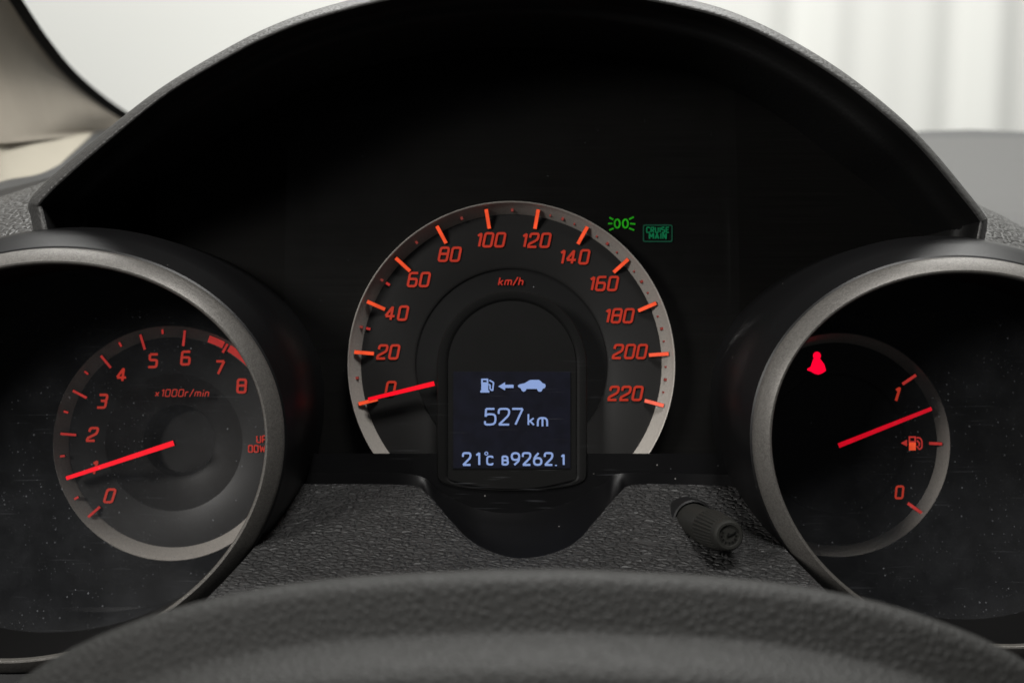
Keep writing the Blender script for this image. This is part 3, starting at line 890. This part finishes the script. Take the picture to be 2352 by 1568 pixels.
o = mesh('socket', V, F, M_black, kn); autosmooth(o)
V, F = loft(knobrows([(-0.2, 0.0050), (0.1, 0.0050), (0.44, 0.0049), (0.47, 0.0047), (0.49, 0.0044)]), True)
o = mesh('shaft', V, F, M_knob, kn); autosmooth(o)
V, F = loft(knobrows([(0.46, 0.0040), (0.47, 0.0049), (0.50, 0.0051), (0.70, 0.0048), (0.88, 0.0044), (0.905, 0.0040)], 240, 30, 0.00038), True)
o = mesh('grip', V, F, M_knob, kn); autosmooth(o, 50)
rows = knobrows([(0.88, 0.0041), (0.92, 0.0041), (0.96, 0.00405), (0.985, 0.0038), (1.0, 0.0034), (1.0, 0.0028), (0.985, 0.0026), (0.983, 0.0001)])
V, F = loft(rows, True)
cp = mesh('cap', V, F, M_knob, kn); autosmooth(cp, 40)
# raised trip mark on the cap: ring of ticks and a hand
V = []; F = []
def capbar(p, q, w):
    (x0, y0), (x1, y1) = p, q
    dx, dy = x1-x0, y1-y0; L = math.hypot(dx, dy); nx, ny = -dy/L*w, dx/L*w
    b0 = len(V)
    for s in (0.983, 0.996):
        for x, y in ((x0+nx, y0+ny), (x1+nx, y1+ny), (x1-nx, y1-ny), (x0-nx, y0-ny)):
            V.append(kb+ax*s*KLEN+e1*x+e2*y)
    for f in ((4, 5, 6, 7), (0, 1, 5, 4), (1, 2, 6, 5), (2, 3, 7, 6), (3, 0, 4, 7)): F.append(tuple(b0+i for i in f))
u1 = Vector((1, 0, 0)); u2 = Vector((0, 0, 1))
def pc(r, deg):
    w = u1*math.cos(R(deg))+u2*math.sin(R(deg))
    x, y = w.dot(e1), w.dot(e2); L = math.hypot(x, y) or 1
    return (x/L*r, y/L*r)
for k in range(9):
    dg = 150+k*30
    if dg % 360 in (60, 90): continue
    capbar(pc(0.0018, dg), pc(0.0024, dg), 0.00014)
capbar(pc(0.0007, 205), pc(0.0021, 25), 0.00013)
capbar(pc(0.0006, 205), pc(0.0008, 100), 0.00013)
o = mesh('cap_symbol', V, F, M_disp, cp, False); fixnormals(o)

# ------------------------------------------------------------------ steering wheel
WC = Vector((0.005, 0.232, -0.2405)); WR = 0.180
sw = thing('steering_wheel', 'dark leather steering wheel rim across the bottom foreground', 'steering wheel', WC)
# section: (distance toward the dials, radial) in mm, going round
sec = [(3, 15.5), (0.8, 15.0), (-0.8, 13.6), (-2, 11), (-3.2, 8), (-4.2, 5.6), (-5, 4.6), (-6.5, 3.9), (-10, 2.5), (-13, 1.0), (-15, -1.2), (-16.3, -5), (-15.5, -9), (-11, -13.5), (-4, -16), (2, -16), (8, -13), (13, -6.5), (14.5, 2), (12.5, 10), (8, 14.5)]
secc = catmull([(a, b, 0) for a, b in sec+[sec[0]]], 4)[:-1]
rows = []
NW = 200
for i in range(NW):
    t = 2*math.pi*i/NW
    tt = min(i, NW-i)*360/NW
    gp = interp([(0, 0), (5, 0.3), (8, 1.0), (12, 2.4), (17, 4.3), (21, 5.7), (25, 6.5), (28, 6.7), (32, 5.6), (38, 3), (46, 0.8), (55, 0)], tt)*0.001   # fuller grips at ten and two
    rows.append([WC+Vector((gp*math.sin(t), 0, gp*math.cos(t)))+Vector(((WR+p.y*0.001)*math.sin(t), p.x*0.001, (WR+p.y*0.001)*math.cos(t))) for p in secc])
rows.append(rows[0])
V, F = loft(rows, True)
mesh('rim', V, F, M_wheel, sw)

# ------------------------------------------------------------------ pillar, corner trim and seal
pi_ = thing('windscreen_pillar', 'beige trimmed windscreen pillar at the upper left with black seal', 'pillar', G(-60, 318, 0.60))
E_ = [(-70, -130, 0.58), (-30, -60, 0.605), (9, 0, 0.63), (72, 90, 0.70), (138, 167, 0.79), (210, 228, 0.88), (276, 272, 0.95), (335, 300, 1.0)]
B_ = [(-520, -130, 0.44), (-460, 0, 0.46), (-380, 170, 0.48), (-240, 300, 0.52), (-40, 318, 0.58), (90, 311, 0.68), (215, 303, 0.88), (330, 300, 1.0)]
Ec = catmull([G(*p) for p in E_], 8); Bc = catmull([G(*p) for p in B_], 8)
rows = []
for f, o_ in ((0.0, 0.010), (0.008, 0.006), (0.025, 0.003), (0.05, 0.001), (0.09, 0), (0.2, -0.004), (0.45, -0.008), (0.7, -0.006), (0.95, 0), (1.0, 0.0), (1.02, 0.01)):
    rows.append([e.lerp(b_, f)+Vector((0, o_, 0)) for e, b_ in zip(Ec, Bc)])
V, F = loft(rows)
mesh('panel', V, F, M_beige, pi_)
rows = [[], [], [], [], [], []]
for i, p in enumerate(Ec):
    a, b_ = [Vector((q.x/q.y, 0, q.z/q.y)) for q in (Ec[max(0, i-1)], Ec[min(len(Ec)-1, i+1)])]
    t = (b_-a).normalized()
    nn = Vector((-t.z, 0, t.x))
    if nn.z < 0: nn = -nn
    w = (27-8*i/(len(Ec)-1))*px(p.y)
    for r_, (f, o_) in zip(rows, ((-0.12, 0.012), (-0.1, 0.004), (0.15, -0.0015), (0.6, -0.002), (0.95, 0.001), (1.0, 0.014))):
        r_.append(p+nn*w*f+Vector((0, o_, 0)))
V, F = loft(rows)
mesh('seal', V, F, M_seal, pi_)
ct = thing('corner_trim', 'pale beige corner trim below the windscreen pillar', 'trim', G(0, 415, 0.60))
T_ = [(-260, 306, 0.54), (-40, 320, 0.592), (20, 315, 0.635), (95, 310, 0.705), (160, 306, 0.795), (216, 302, 0.895)]
U_ = [(-260, 470, 0.50), (-40, 424, 0.550), (20, 412, 0.575), (98, 392, 0.61), (165, 345, 0.72), (214, 306, 0.88)]
Tc = catmull([G(*p) for p in T_], 8); Uc = catmull([G(*p) for p in U_], 8)
rows = []
for f, o_ in ((-0.2, 0.02), (-0.1, 0.01), (0.03, 0.002), (0.5, -0.003), (0.95, 0.0), (1.0, 0.0), (1.15, 0.0)):
    rows.append([e.lerp(b_, f)+Vector((0, o_, 0)) for e, b_ in zip(Tc, Uc)])
V, F = loft(rows)
mesh('panel', V, F, M_beige2, ct)

# ------------------------------------------------------------------ windscreen
wsn = thing('windscreen', 'clear sloping windscreen between dashboard and white curtain', 'windscreen', Vector((0.2, 1.06, dtop(1.05))))
mg, nt, b = nmat('windscreen_glass')
tr = nt.nodes.new('ShaderNodeBsdfTransparent'); tr.inputs[0].default_value = (0.97, 0.98, 0.97, 1)
gl = nt.nodes.new('ShaderNodeBsdfGlossy'); gl.inputs['Roughness'].default_value = 0.02
mx = nt.nodes.new('ShaderNodeMixShader'); mx.inputs[0].default_value = 0.02
nt.links.new(tr.outputs[0], mx.inputs[1]); nt.links.new(gl.outputs[0], mx.inputs[2])
nt.links.new(mx.outputs[0], nt.nodes['Material Output'].inputs['Surface'])
rows = []
for j in range(9):
    f = j/8
    rows.append([Vector((-0.42+1.5*i/20, 1.075-0.55*f-0.03*(i/10-1)**2, dtop(1.05)-0.01+0.62*f)) for i in range(21)])
V, F = loft(rows)
mesh('glass', V, F, mg, wsn)
